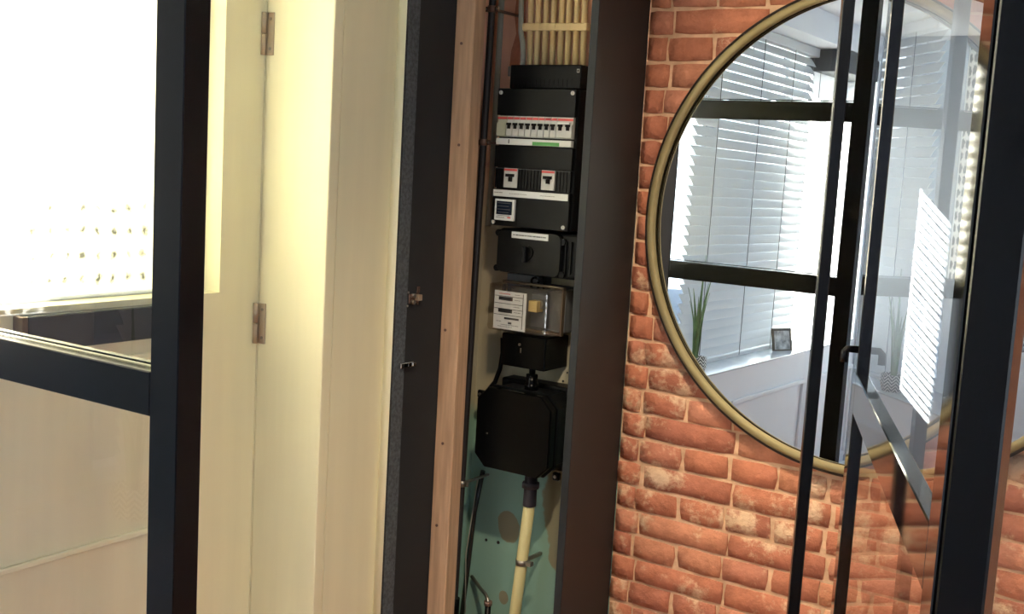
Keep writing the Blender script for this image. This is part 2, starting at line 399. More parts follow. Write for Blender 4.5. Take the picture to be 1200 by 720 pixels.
me = bpy.data.meshes.new('outer_bricks'); far.to_mesh(me); far.free(); me.materials.append(MATS['brick'])
o = bpy.data.objects.new('outer_bricks', me); COL.objects.link(o); o.parent = wallb; o['kind'] = 'stuff'

# ------------------------------------------------------------------ round mirror
mc = Vector((-.28312741*YB, 0, CH-.04172261*YB)); MR = .21457567*YB
t = thing('round_mirror', 'large round mirror in a thin brass frame on the brick wall', 'mirror', (mc.x, YB-.01, mc.z))
q = MB(); q.lathe((mc.x, 0, mc.z), [(MR-.026, YB-.006), (MR-.002, YB-.006), (MR, YB-.010), (MR, YB-.034), (MR-.003, YB-.037), (MR-.007, YB-.037), (MR-.007, YB-.032)], seg=160); q.build('outer_rim', 'bronze', t)
q = MB(); q.lathe((mc.x, 0, mc.z), [(MR-.0065, YB-.030), (MR-.0065, YB-.037), (MR-.009, YB-.040), (MR-.021, YB-.040), (MR-.0235, YB-.037), (MR-.0235, YB-.024)], seg=160); q.build('brass_frame', 'brass', t)
q = MB(); q.lathe((mc.x, 0, mc.z), [(MR-.0233, YB-.022), (MR-.0233, YB-.0265), (MR-.0255, YB-.0265)], seg=160); q.build('inner_bead', 'bronze', t)
q = MB(); q.cyl((mc.x, 0, mc.z), MR-.0215, MY, MY+.004, seg=160)
mrot = Vector((0, 1, 0)).rotation_difference(MN).to_matrix()
for vv in q.bm.verts: vv.co = MC + mrot @ (vv.co-MC)
q.build('mirror_pane', 'mirror_glass', t)

# ------------------------------------------------------------------ steel partition
def steel_panel(name, label, x0, x1, bars, stl):
    t = thing(name, label, 'glass partition', ((x0+x1)/2, YP, 0))
    y0, y1 = YP, YP+.042
    bx('stile', 'black_steel', t, x1-stl, x1, y0, y1, 0, H-.001, .0015)
    bx('stile', 'black_steel', t, x0, x0+.008, y0, y1, 0, H-.001, .0015)
    xs0, xs1 = x0+.008, x1-stl
    zs = [.0]+bars+[H-.065]
    for z in zs: bx('crossbar', 'black_steel', t, xs0, xs1, y0, y1, max(z, 0), z+.060, .0015)
    for a, b in zip(zs, zs[1:]):
        MB().quad((xs0, YP+.02, a+.063), (xs1, YP+.02, a+.063), (xs1, YP+.02, b), (xs0, YP+.02, b)).build('glass_pane', 'pane_glass', t)
        f = MB(); d = .003
        for (u0, u1, v0, v1) in ((xs0, xs1, a+.063, a+.063+d), (xs0, xs1, b-d, b), (xs0, xs0+d, a+.063+d, b-d), (xs1-d, xs1, a+.063+d, b-d)):
            f.box(u0, u1, YP+.023, YP+.034, v0, v1)
        f.build('glazing_bead', 'black_steel', t)
    return t
ZB = CH-.345
pl = P(90, 415, YP).z; pb = P(90, 467, YP).z
xl0, xl1 = P(178, 300, YP).x, P(211, 300, YP).x
lp = steel_panel('steel_glass_panel', 'fixed black steel glass panel beside the bright lace window', XW+.005, xl1, [pb, 1.815], xl1-xl0)
px0, px1 = P(1129, 400, YP).x, P(1199, 400, YP+.042).x
rp = steel_panel('steel_glass_panel', 'fixed black steel glass panel with thick post at right edge of view', px0, 1.99, [], .03)
rp.children[1].scale = (1, 1, 1)
bx('jamb_post', 'black_steel', rp, px0, px1, YP-.001, YP+.043, 0, H-.001, .002)

# open leaf
pn = Vector((-.235, 1.12, 0)); v = Vector((-.285, .755, 0)).normalized(); v = Matrix.Rotation(math.radians(.7), 3, 'Z') @ v
hinge = pn - v*.085; LEN = .945
leaf = thing('steel_glass_door', 'open black steel glass door leaf swung towards the round mirror', 'door', (hinge.x, hinge.y, 0))
nrm = Vector((v.y, -v.x, 0))          # faces right
Rz = Matrix((v, -nrm, Vector((0, 0, 1)))).transposed()
def lbox(name, m, a, b, n0, n1, z0, z1, bev=.0015, mb=None, done=True):
    mb = mb or MB(); k = len(mb.bm.verts); mb.box(a, b, n0, n1, z0, z1, bev)
    for vv in list(mb.bm.verts)[k:]: vv.co = hinge + Rz @ vv.co
    return mb.build(name, m, leaf) if done else mb
T = .010
zc_t = CH-.31+.0; zc_b = zc_t-.066
lbox('stile', 'door_steel', 0, .055, -T, T, .01, H-.07)
lbox('stile', 'door_steel', LEN-.055, LEN, -T, T, .01, H-.07)
for a, b in ((.01, .075), (zc_b, zc_t), (H-.13, H-.07)): lbox('crossbar', 'door_steel', .055, LEN-.055, -T, T, a, b)
for a, b in ((.075, zc_b), (zc_t, H-.13)):
    c = [hinge+v*.055, hinge+v*(LEN-.055)]
    MB().quad(c[0]+Vector((0, 0, a)), c[1]+Vector((0, 0, a)), c[1]+Vector((0, 0, b)), c[0]+Vector((0, 0, b))).build('glass_pane', 'pane_glass', leaf)
# long pull bar on the leaf
pa = P(967, 300, 1.75); pa = Vector((pa.x, pa.y, 0)); rel = pa-hinge; al, off = rel.dot(v), rel.dot(-nrm)
q = lbox('pull_bar', 'black_steel', al-.022, al+.022, off-.009, off+.009, .35, 2.22)
for z in (.5, 2.08): lbox('pull_bar_bracket', 'black_steel', al-.012, al+.012, T, off-.009, z, z+.024)
# small latch on the free stile
lv = MB(); lc = hinge+v*(LEN-.03)+Vector((0, 0, 0)); pz = P(1008, 410, lc.y).z
lv.tube([lc-nrm*T+Vector((0, 0, pz)), lc-nrm*(T+.016)+Vector((0, 0, pz)), lc-nrm*(T+.020)-v*.004+Vector((0, 0, pz-.004)), lc-nrm*(T+.020)-v*.006+Vector((0, 0, pz-.022))], .006)
lv.build('lever_handle', 'black_steel', leaf)

# ------------------------------------------------------------------ hall window (bright lace film) and ledge
w = thing('placeholder', '', '')
bpy.data.objects.remove(w)
hw = MB()
fx0, fx1 = -1.99, -1.955
for (a, b, c, d) in ((HW[0], HW[1], HW[2], HW[2]+.008), (HW[0], HW[0]+.04, HW[2]+.008, HW[3]), (HW[1]-.02, HW[1], HW[2]+.008, HW[3])):
    hw.box(fx0, fx1, a, b, c, d, .003)
wf = struct(hw.build('window_1', 'white_paint'), 'hall window frame around the lace film')
MB().quad((-1.965, HW[0]+.04, HW[2]+.008), (-1.965, HW[1]-.02, HW[2]+.008), (-1.965, HW[1]-.02, HW[3]), (-1.965, HW[0]+.04, HW[3])).build('lace_film', 'lace_film', wf)
MB().quad((-1.98, HW[0]+.04, HW[2]+.008), (-1.98, HW[1]-.02, HW[2]+.008), (-1.98, HW[1]-.02, HW[3]), (-1.98, HW[0]+.04, HW[3])).build('window_pane', 'pane_glass', wf)
ld = thing('wall_ledge', 'dark glossy ledge on the cream wall below the lace window', 'ledge', (XW, 1.5, 1.2))
def onx(x, y, X):
    d = ray(x, y); d = d/d.x*X; return Vector((X, d.y, d.z+CH))
la = onx(33, 372, XW+.03); lb = onx(33, 414, XW+.03)
bx('ledge_body', 'ledge', ld, XW+.001, XW+.03, la.y, 1.58, lb.z, la.z, .002)
bx('ledge_cap', 'brass_dark', ld, XW+.001, XW+.031, la.y-.012, la.y-.0005, lb.z, la.z, .001)
zt = onx(90, 641, XW).z
bx('wainscot_rail', 'cream_trim', w2 if False else bpy.data.objects['wall_hall_left'], XW+.001, XW+.010, 1.03, 1.58, zt-.012, zt, .002)
bx('wall_moulding', 'cream_trim', bpy.data.objects['wall_hall_left'], XW+.001, XW+.008, 1.03, 1.58, lb.z-.045, lb.z-.033, .002)

# ------------------------------------------------------------------ narrow cream cupboard with hinges
YF = 1.85
X380 = P(382, 300, YF).x; Y450 = X380/(P(454, 300, 1).x); X471 = P(466, 300, Y450).x
X303 = P(303, 300, YF).x
cc = thing('narrow_cupboard', 'tall cream painted cupboard with two hinges beside the lace window', 'cupboard', (-1.8, YF, 0))
bx('door', 'cream', cc, X303+.004, X380, YF, YF+.03, .01, H-.002, .002)
bx('side_panel', 'cream', cc, X380-.02, X380, YF+.0305, Y450+.012, .0, H-.002, 0)
bx('hinge_stile', 'cream_trim', cc, -1.898, X303+.001, YF-.001, YF+.03, .0, H-.002, .002)
def hinge_(y0, y1):
    z1 = P(310, y0, YF).z; z0 = P(302, y1, YF).z; h = thing  # noqa
    xh = X303+.003; b = MB()
    b.box(xh-.012, xh-.001, YF-.003, YF+.0005, z0, z1, .0006); b.box(xh+.006, xh+.026, YF-.003, YF+.0005, z0, z1, .0006)
    hb = b.build('hinge', 'hinge_metal', cc)
    k = MB(); zm = (z0+z1)/2
    for a, c in ((z0, zm-.001), (zm+.001, z1)): k.cyl((xh+.002, YF-.008, 0), .0062, a, c, 'Z', 14)
    k.build('knuckle', 'hinge_metal', hb)
    for zz in (z0+.014, z1-.014): MB().cyl((xh+.017, 0, zz), .0035, YF-.0045, YF-.002, 'Y', 10).build('screw', 'zinc', hb)
hinge_(15, 65); hinge_(356, 402)

# ------------------------------------------------------------------ meter cupboard shell
mcup = thing('meter_cupboard', 'tall open meter cupboard with dark side cheeks next to the brick wall', 'cupboard', (-1.45, 2.2, 0))
Y530 = X471/P(520, 300, 1).x
XI = X471
bx('side_cheek', 'cheek', mcup, XI-.018, XI, Y450+.001, Y530+.03, 0, H-.002, .001)
tr = MB(); tr.tube([(X380+.014, Y450+.009, .0), (X380+.014, Y450+.009, H-.002)], .014, 20)
tr.box(X380-.001, XI-.0185, Y450-.001, Y450+.03, 0, H-.002, .004, 3)
tr.build('edge_trim', 'cream_trim', mcup)
yq = XI/P(479, 300, 1).x
bx('felt_strip', 'felt', mcup, XI, XI+.002, Y450+.001, yq, 0, H-.002, .0005)
xr = P(755, 100, YB).x; Yr1 = xr/P(697, 100, 1).x; 
bx('side_cheek', 'cheek_brown', mcup, xr-.020, xr, Yr1, YB+.003, 0, H-.002, .001)
xrl = P(688, 100, Yr1-.002).x
bx('cheek_front', 'cheek_edge', mcup, max(xrl, xr-.03), xr+.001, Yr1-.004, Yr1-.0005, 0, H-.002, .001)
# wooden batten in two pieces, the rear one coloured darker as its shaded side
xb1 = P(547, 200, Y530).x
bt = bx('wooden_batten', 'batten', mcup, XI+.001, xb1, Y530, Y530+.045, 0, H-.002, .002)
bx('wooden_batten', 'batten_shaded', mcup, XI+.001, P(556, 200, Y530+.05).x, Y530+.046, Y530+.056, 0, H-.002, .002)
for (x, y) in ((541, 51), (538, 170), (522, 387), (519, 520), (512, 616)):
    p = P(x, y, Y530); MB().cyl((p.x, 0, p.z), .0035, Y530-.002, Y530+.001, 'Y', 10).build('screw', 'rusty', mcup)
YK = 2.45
bx('recess_side', 'old_plaster', mcup, -1.7185, -1.700, Y530+.060, YK-.0005, 0, H-.002, 0)
bx('back_board', 'old_plaster', mcup, -1.7185, xr-.021, YK, YK+.018, 0, H-.002, 0)
bare = [(598, 78), (600, 60), (606, 40), (604, 18), (607, -8), (616, -8), (616, 78)]
pts = [(P(x, y, YK).x, P(x, y, YK).z) for x, y in bare]
me_ = MB().prism(pts, YK-.004, YK-.0003, .002, .03).build('bare_brick', 'brick', mcup)
for (x, y, r) in ((570, 633, .004), (584, 636, .0045), (668, 374, .003), (665, 437, .0025), (660, 447, .003), (578, 530, .003)):
    p = P(x, y, YK); MB().cyl((p.x, 0, p.z), r, YK-.0015, YK-.0002, 'Y', 10).build('drill_hole', 'ink', mcup)

# latches on the left cheek (faces right, towards the opening)
def onc(x, y): return onx(x, y, XI)
a, b = onc(471, 362), onc(492, 340)
q = thing('roller_latch', 'rusty roller latch screwed to the dark cheek, upper of two catches', 'latch', (XI, (a.y+b.y)/2, a.z))
yc = onc(484, 350).y; zc = onc(484, 350).z
bx('base_plate', 'rusty', q, XI+.0022, XI+.0042, yc-.020, yc+.018, zc-.011, zc+.012, .0008)
bx('catch_box', 'hinge_metal', q, XI+.0044, XI+.016, yc+.000, yc+.016, zc-.004, zc+.010, .001)
MB().box(XI+.0022, XI+.0045, yc+.010, yc+.020, zc+.013, zc+.028, .0006).build('bracket', 'rusty', q)
k = MB()
for dz in (-.007, .008): k.cyl((0, yc-.010, zc+dz), .0055, XI+.0044, XI+.013, 'X', 14)
k.build('roller', 'zinc', q)
for dy, dz in ((-.022, .016), (-.024, -.016), (.015, .021), (.014, -.013)): MB().cyl((0, yc+dy, zc+dz), .0026, XI+.0022, XI+.0045, 'X', 10).build('screw', 'zinc', q)
yc = onc(474, 427).y; zc = onc(474, 427).z
q = thing('magnet_catch', 'bright chrome catch on the dark cheek, lower of two catches', 'latch', (XI, yc, zc))
bx('catch_frame', 'chrome', q, XI+.0022, XI+.011, yc-.026, yc+.022, zc-.007, zc+.006, .002, 2)
bx('magnet', 'black_gloss', q, XI+.0112, XI+.0125, yc-.012, yc+.012, zc-.005, zc+.004, .0005)
bx('striker', 'chrome', q, XI+.011, XI+.016, yc+.013, yc+.024, zc-.0055, zc+.0045, .002, 2)
bx('pin', 'chrome', q, XI+.0126, XI+.0145, yc-.003, yc+.003, zc-.004, zc+.003, .0005)

# ------------------------------------------------------------------ electrical gear
def rect(x0, x1, y0, y1, Y):           # photo rectangle -> X0, X1, Z0, Z1 on plane Y
    xm, ym = (x0+x1)/2, (y0+y1)/2
    return P(x0, ym, Y).x, P(x1, ym, Y).x, P(xm, y1, Y).z, P(xm, y0, Y).z
def pbox(name, m, parent, x0, x1, y0, y1, Y, dep, bev=.001, seg=1):
    a, b, c, d = rect(x0, x1, y0, y1, Y); return bx(name, m, parent, a, b, Y, Y+dep, c, d, bev, seg)

# yellow conduits at the top
TB = (P(0, 0, 1), )
YD = 2.40
ztop = H-.003
tops = [622.5, 631.5, 640.5, 649.6, 659.3, 667.6, 676.7, 685.7]
bots = [620.5, 628.8, 638, 647, 656, 665, 674, 683]
ords = ['first', 'second', 'third', 'fourth', 'fifth', 'sixth', 'seventh', 'eighth']
zduct = P(640, 77, YD).z
for i, (a, b) in enumerate(zip(tops, bots)):
    p1, p0 = P(b, 76, YD), P(a, 0, YD); k = (ztop-p1.z)/(p0.z-p1.z); p2 = p1+(p0-p1)*k
    p1 = p1-(p0-p1)*.1
    c = MB().tube([p1, p2], .0073, 14).build('conduit', 'conduit')
    tag(c, 'cream conduit rising from the fuse gear, %s of eight from the left' % ords[i], 'conduit', 'cream conduits above the cable box')
s_ = thing('conduit_clip', 'cream clip rail holding the row of conduits', 'clip', P(650, 32, YD))
for i in range(8):
    p = P((tops[i]*.55+bots[i]*.45), 32, YD); bx('clip', 'conduit', s_, p.x-.0125, p.x+.0122, YD-.011, YD+.012, p.z-.009, p.z+.009, .002)
pl_ = P(616.5, 32, YD); bx('clip_end', 'conduit', s_, pl_.x-.006, pl_.x+.0005, YD-.009, YD+.012, pl_.z-.010, pl_.z+.009, .002)
gp = [P(611.5, -30, YD), P(610.5, 30, YD), P(610.5, 38, YD-.010), P(612.5, 50, YD-.020), P(613, 64, YD-.020), P(612.5, 77, YD-.020)]
tag(MB().tube(gp, .0065, 12).build('grey_conduit', 'grey_pvc'), 'bent grey conduit left of the cream conduits', 'conduit')

# cable box above the fuse box
Y1 = 2.345
cb = thing('cable_box', 'black cable entry box under the cream conduits', 'box', P(640, 100, Y1))
a, b, c, d = rect(597.5, 681, 76, 105, Y1)
bx('box_body', 'black_plastic', cb, a, b, Y1, YK-.001, c+.002, d, .002)
p = P(678, 83, Y1)
bx('screw_cap', 'breaker_grey', cb, p.x-.004, p.x+.004, Y1-.002, Y1-.0003, p.z-.0045, p.z+.0045, .0008)
bx('screw_slot', 'ink', cb, p.x-.002, p.x+.002, Y1-.0026, Y1-.0021, p.z-.002, p.z+.002)
for k in range(14):
    p = P(602+5.2*k, 97, Y1); bx('vent_rib', 'black_plastic_2', cb, p.x-.001, p.x+.001, Y1-.0012, Y1-.0001, p.z-.012, p.z+.008)
p = P(594, 83, Y1)
bx('side_clip', 'zinc', cb, p.x-.004, a-.0004, Y1+.01, Y1+.03, p.z-.012, p.z+.012, .001)

# fuse box
Y2 = 2.30
fb = thing('fuse_box', 'black fuse box with two rows of breakers and label strips', 'fuse box', P(625, 270, Y2))
a, b, c, d = rect(579.5, 670.5, 104, 268, Y2)
FX0, FX1 = a, b
bx('housing', 'black_plastic', fb, a+.002, b+.004, Y2+.010, YK-.001, c, d-.0005, .002)
# front cover pieces leave the window for the breakers
def strip_piece(y0, y1): 
    z1 = P(625, y0, Y2).z; z0 = P(625, y1, Y2).z; return z0, z1
fc = MB()
for y0, y1 in ((104, 136), (172, 198), (224, 268)):
    z0, z1 = strip_piece(y0, y1); fc.box(a, b, Y2, Y2+.0099, z0, z1, .001)
fc.build('front_cover', 'black_plastic', fb)
for (x, y) in ((587.5, 108.5), (671.5, 109.3), (578.3, 260), (660, 267)):
    p = P(x, y, Y2); X = min(max(p.x, a+.006), b-.006); s = MB().cyl((X, 0, p.z), .0048, Y2-.0025, Y2+.0005, 'Y', 16).build('cover_screw', 'breaker_grey', fb)
    MB().box(X-.0012, X+.0012, Y2-.003, Y2-.0026, p.z-.003, p.z+.003).build('slot', 'grey_pvc', s)
za, zb = strip_piece(136.5, 161.5)
RW = [(P(581.5+i*0, 150, Y2).x, 0)]
def breaker(x0, x1, z0, z1, toggles, body='breaker_grey', white=False, lab=None):
    o = bx('circuit_breaker', body, fb, x0, x1, Y2+.001, Y2+.0098, z0, z1, .0006)
    bx('red_stripe', 'red_plastic', o, x0+.0005, x1-.0005, Y2-.0002, Y2+.0008, z1-.0085, z1-.0030)
    h = z1-z0
    bx('front_step', body, o, x0+.0008, x1-.0008, Y2-.0042, Y2+.0008, z0+h*.04, z0+h*.66, .0006)
    for tx in toggles:
        k = MB(); k.box(tx-.0055, tx+.0055, Y2-.009, Y2-.0044, z0+h*.55, z0+h*.66); k.box(tx-.0034, tx+.0034, Y2-.0082, Y2-.0044, z0+h*.38, z0+h*.55)
        k.build('toggle', 'black_matt', o)
    if white: bx('toggle_bridge', 'label_white', o, toggles[0]-.006, toggles[-1]+.006, Y2-.0095, Y2-.0043, z0+h*.67, z0+h*.75)
    return o
xs = [P(594+7.35*i, 150, Y2).x for i in range(9)]
breaker(a+.003, xs[0]-.0006, za, zb, [], 'breaker_ivory')
for i in range(8): breaker(xs[i], xs[i+1]-.0006, za, zb, [(xs[i]+xs[i+1])/2])
xe = b-.003; w_ = (xe-xs[8])
breaker(xs[8], xe, za, zb, [xs[8]+w_*.27, xs[8]+w_*.75], white=True)
z0, z1 = strip_piece(163.5, 171); 
ls = bx('label_strip', 'label_white', fb, a+.003, b-.004, Y2-.002, Y2+.0098, z0, z1, .0005)
x0_, x1_ = P(624.5, 167, Y2).x, P(656, 167, Y2).x
bx('green_label', 'green_strip', ls, x0_, x1_, Y2-.0026, Y2-.0021, z0+.0008, z0+(z1-z0)*.62)
xk = P(597, 166, Y2).x
bx('pen_mark', 'ink', ls, xk-.002, xk+.001, Y2-.0024, Y2-.0021, z0+.003, z1-.002)
z0, z1 = strip_piece(199, 223)
bx('blank_row', 'black_plastic', fb, a+.003, b-.003, Y2+.003, Y2+.0098, z0, z1, 0)
xx = a+.006
while xx < b-.006:
    bx('blank_rib', 'black_plastic_2', fb, xx, xx+.0012, Y2+.0005, Y2+.0029, z0+.001, z1-.001); xx += .009
bx('row_edge', 'grey_box', fb, a+.003, b-.003, Y2-.0006, Y2+.002, z1-.0012, z1)
for x0, x1 in ((591, 606.5), (635, 650.5)):
    u0, u1 = P(x0, 210, Y2).x, P(x1, 210, Y2).x
    o = bx('circuit_breaker', 'breaker_grey', fb, u0, u1, Y2-.003, Y2+.0025, z0+.002, z1+.0005, .0008)
    bx('red_stripe', 'red_plastic', o, u0+.0005, u1-.0005, Y2-.0036, Y2-.0031, z1-.006, z1-.001)
    m_ = (u0+u1)/2; k = MB(); zz = z0+(z1-z0)*.52
    k.box(m_-.011, m_+.011, Y2-.009, Y2-.0032, zz+.003, zz+.010); k.box(m_-.002, m_+.006, Y2-.009, Y2-.0032, zz-.008, zz+.0028); k.build('toggle', 'black_matt', o)
z0, z1 = strip_piece(225, 233)
ls = bx('label_strip', 'label_white', fb, a+.003, b-.004, Y2-.002, Y2-.0002, z0, z1, .0005)
def ink_line(parent, x0, x1, z, Y, h=.0014, seed=0, name='lettering', m='ink'):
    r = random.Random(seed); k = MB(); x = x0
    while x < x1: 
        w = r.uniform(.0012, .0035); k.box(x, min(x+w, x1), Y-.0005, Y-.0001, z-h/2, z+h/2); x += w+r.uniform(.0006, .0016)
    return k.build(name, m, parent)
ink_line(ls, a+.006, a+.03, (z0+z1)/2+.001, Y2-.002, seed=1); ink_line(ls, a+.05, a+.10, (z0+z1)/2, Y2-.002, .001, 2); ink_line(ls, b-.08, b-.04, (z0+z1)/2, Y2-.002, .001, 3)
u0, u1, v0, v1 = rect(581.5, 604.5, 233.5, 258.5, Y2)
dm = bx('energy_display', 'label_white', fb, u0, u1, Y2-.008, Y2-.0001, v0, v1, .0012)
bx('display_screen', 'screen', dm, u0+.006, u1-.006, Y2-.0086, Y2-.0081, v0+.014, v1-.005)
k = MB()
for i in range(5): k.box(u0+.009, u1-.011-.004*(i % 2), Y2-.0089, Y2-.0087, v1-.010-i*.0075, v1-.009-i*.0075)
k.build('screen_text', 'grey_box', dm)
ink_line(dm, u0+.006, u0+.030, v0+.007, Y2-.0081, seed=5)
bx('red_mark', 'red_plastic', dm, u1-.018, u1-.009, Y2-.0086, Y2-.0081, v0+.006, v0+.009)

# main switch box
Y3 = 2.315
ms = thing('main_switch_box', 'black main switch box with a small white label under the fuse box', 'switch', P(625, 325, Y3))
a, b, c, d = rect(581, 672, 271, 324, Y3)
bx('switch_body', 'black_plastic', ms, a, b+.008, Y3+.012, YK-.001, c, d-.0005, .006, 2)
pts = []
x0, x1 = a-.001, P(658, 300, Y3).x
for cx, cz, s0 in ((x1-.02, d-.02, 0), (x0+.02, d-.02, 90), (x0+.02, c+.02, 180), (x1-.02, c+.02, 270)):
    for k in range(5): an = math.radians(s0+k*22.5); pts.append((cx+.018*math.cos(an), cz+.018*math.sin(an)))
MB().prism(pts, Y3, Y3+.0118, .004, .03).build('switch_cover', 'black_plastic_2', ms)
for cx, cz in ((a+.002, d-.012), (a+.002, c+.010), (x1-.002, d-.02), (x1, c+.01)):
    MB().cyl((cx, 0, cz), .008, Y3+.002, Y3+.02, 'Y', 18).build('screw_ear', 'black_plastic', ms)
for xx in (661, 667): p = P(xx, 298, Y3); bx('ridge', 'black_plastic_2', ms, p.x-.0015, p.x+.0015, Y3+.006, Y3+.0118, c+.012, d-.018, .0005)
p = P(618, 296, Y3)
k = MB(); k.cyl((p.x, 0, p.z), .017, Y3-.004, Y3-.0003, 'Y', 28); k.build('rotary_base', 'black_plastic', ms)
bx('rotary_handle', 'black_plastic_2', ms, p.x-.005, p.x+.005, Y3-.018, Y3-.0043, p.z-.024, p.z+.014, .002)
u0, u1, v0, v1 = rect(600, 643, 273.2, 280.8, Y3)
lb_ = bx('name_label', 'label_white', ms, u0, u1, Y3-.0022, Y3-.0001, v0, v1, .0003)
ink_line(lb_, u0+.005, u1-.006, (v0+v1)/2, Y3-.0022, .0028, 9)
# bracket with wire loop
Y4 = 2.39
br = thing('cable_bracket', 'small dark bracket and wire loop between switch box and meter', 'bracket', P(612, 330, Y4))
u0, u1, v0, v1 = rect(594, 632, 322, 334, Y4)
bx('bracket_plate', 'grey_box', br, u0, u1, Y4, YK-.001, v0, v1, .001)
k = MB(); pc = P(628, 330, Y4-.01)
k.tube([pc+Vector((.010*math.cos(t_), -.004, .010*math.sin(t_))) for t_ in [i*PI/8-.3 for i in range(12)]], .0028, 8); k.build('wire_loop', 'black_gloss', br)
k = MB(); k.tube([P(637, 322, Y4-.01), P(638, 340, Y4-.01)], .003, 8); k.build('wire', 'black_gloss', br)

# electricity meter
Y5 = 2.30
mt = thing('electricity_meter', 'old electricity meter in a clear cover with white dial plate', 'meter', P(608, 392, Y5))
a, b, c, d = rect(571, 642, 335.5, 391, Y5)
bx('meter_base', 'grey_box', mt, a+.004, b+.002, Y5+.075, YK-.001, c+.002, d-.002, .004)
k = MB(); k.box(a, b, Y5, Y5+.07, c, d, .007, 3)
co = k.build('clear_cover', 'meter_clear', mt)
k = MB()
k.box(a-.002, b+.003, Y5+.062, Y5+.0745, c-.003, c+.004, .001); k.box(a-.002, b+.003, Y5+.062, Y5+.0745, d-.004, d+.003, .001)
k.box(a-.002, a+.003, Y5+.062, Y5+.0745, c, d, .001); k.box(b-.002, b+.003, Y5+.062, Y5+.0745, c, d, .001)
k.build('cover_flange', 'brass_dark', mt)
u0, u1, v0, v1 = rect(578.5, 616, 342, 387, Y5+.015)
pt = bx('dial_plate', 'label_white', mt, u0, u1, Y5+.015, Y5+.018, v0, v1, .0005)
hh = v1-v0; ww = u1-u0
for f0, x0f, x1f, m_ in ((.76, .15, .58, 'ink'), (.44, .15, .58, 'ink'), (.27, .35, .80, 'ink'), (.15, .48, .58, 'ink')):
    bx('counter_window', m_, pt, u0+ww*x0f, u0+ww*x1f, Y5+.0138, Y5+.0149, v0+hh*f0, v0+hh*(f0+.09 if f0 > .4 else f0+.05))
for f0 in (.86, .67, .53, .37): bx('divider', 'ink', pt, u0+ww*.02, u1-ww*.10, Y5+.0143, Y5+.0149, v0+hh*f0, v0+hh*f0+.0012)
bx('divider', 'ink', pt, u1-ww*.10, u1-ww*.085, Y5+.0143, Y5+.0149, v0+hh*.05, v1-hh*.03)
ink_line(pt, u0+ww*.16, u0+ww*.5, v0+hh*.93, Y5+.0149, .002, 21, m='red_plastic')
for i, (f0, g0, g1) in enumerate(((.93, .65, .8), (.79, .64, .82), (.61, .62, .8), (.47, .64, .84), (.20, .1, .25), (.12, .25, .8), (.07, .15, .6))):
    ink_line(pt, u0+ww*g0, u0+ww*g1, v0+hh*f0, Y5+.0149, .0012, 30+i)
pbox('terminal_coil', 'yellow_part', mt, 619, 629, 353, 366, Y5+.03, .03, .001)
pbox('rear_frame', 'grey_box', mt, 622, 641, 345, 384, Y5+.062, .01, .001)
p = P(632, 357, Y5+.05); k = MB(); k.cyl((p.x, 0, p.z), .012, Y5+.045, Y5+.06, 'Y', 20); k.build('disc', 'zinc', mt)
p = P(637, 389, Y5); MB().cyl((p.x, 0, p.z), .003, Y5-.002, Y5-.0002, 'Y', 12).build('seal_screw', 'zinc', mt)
Y6 = 2.34
a, b, c, d = rect(587, 639, 393.5, 432, Y6)
tcv = bx('terminal_cover', 'black_gloss', mt, a, b, Y6, YK-.001, c, d, .003, 2)
p = P(609, 404, Y6); MB().cyl((p.x, 0, p.z), .0035, Y6-.002, Y6-.0002, 'Y', 12).build('screw', 'zinc', tcv)
p = P(610.5, 411, Y6); MB().box(p.x-.0012, p.x+.0012, Y6-.002, Y6-.0002, p.z-.006, p.z+.006).build('seal_tag', 'zinc', tcv)
# earth cable left of the meter cover
tag(MB().tube([P(589, 396, 2.42), P(589, 414, 2.42), P(586, 432, 2.42), P(580, 448, 2.42), P(570, 460, 2.41)], .006, 10).build('black_cable', 'black_plastic_2'), 'thick black cable bending down left of the meter terminal cover', 'cable')

# big junction box
Y7 = 2.285
jb = thing('junction_box', 'large black junction box with an eight-sided lid', 'junction box', P(610, 560, Y7))
lid = [(577, 453), (633, 468), (645, 486), (641.5, 549), (629, 563.5), (567.5, 546), (556, 533), (558, 474)]
pts = [(P(x, y, Y7).x, P(x, y, Y7).z) for x, y in lid]
xl = (pts[6][0]+pts[7][0])/2; xr_ = (pts[2][0]+pts[3][0])/2; zt_ = (pts[0][1]+pts[1][1])/2; zb_ = (pts[4][1]+pts[5][1])/2
ch = .030
oct_ = [(xl+ch, zt_), (xr_-ch, zt_), (xr_, zt_-ch), (xr_, zb_+ch), (xr_-ch, zb_), (xl+ch, zb_), (xl, zb_+ch), (xl, zt_-ch)]
MB().prism(oct_, Y7, Y7+.03, .004, .02).build('lid', 'black_gloss', jb)
sc = lambda k: [((xl+xr_)/2+(x-(xl+xr_)/2)*k, (zt_+zb_)/2+(z-(zt_+zb_)/2)*k) for x, z in oct_]
MB().prism(sc(1.03), Y7+.0302, Y7+.037, 0).build('lid_gasket', 'black_plastic', jb)
MB().prism(sc(.97), Y7+.0372, Y7+.11, 0).build('box_body', 'black_plastic_2', jb)
bx('back_plate', 'black_plastic', jb, xl-.004, xr_+.018, Y7+.1102, YK-.001, zb_-.004, zt_+.008, .006, 2)
for x, y in ((653, 471), (651, 559), (563, 462)):
    p = P(x, y, Y7+.10); X_ = min(p.x, xr_+.010); bx('corner_lug', 'black_plastic_2', jb, X_-.010, X_+.010, Y7+.098, Y7+.1101, p.z-.010, p.z+.010, .003)
    MB().cyl((X_, 0, p.z), .004, Y7+.095, Y7+.0978, 'Y', 12).build('lug_screw', 'zinc', jb)
p = P(571, 508, Y7); MB().cyl((p.x, 0, p.z), .0022, Y7-.0015, Y7-.0001, 'Y', 10).build('lid_pin', 'zinc', jb)
pg = P(623, 449, Y7+.075)
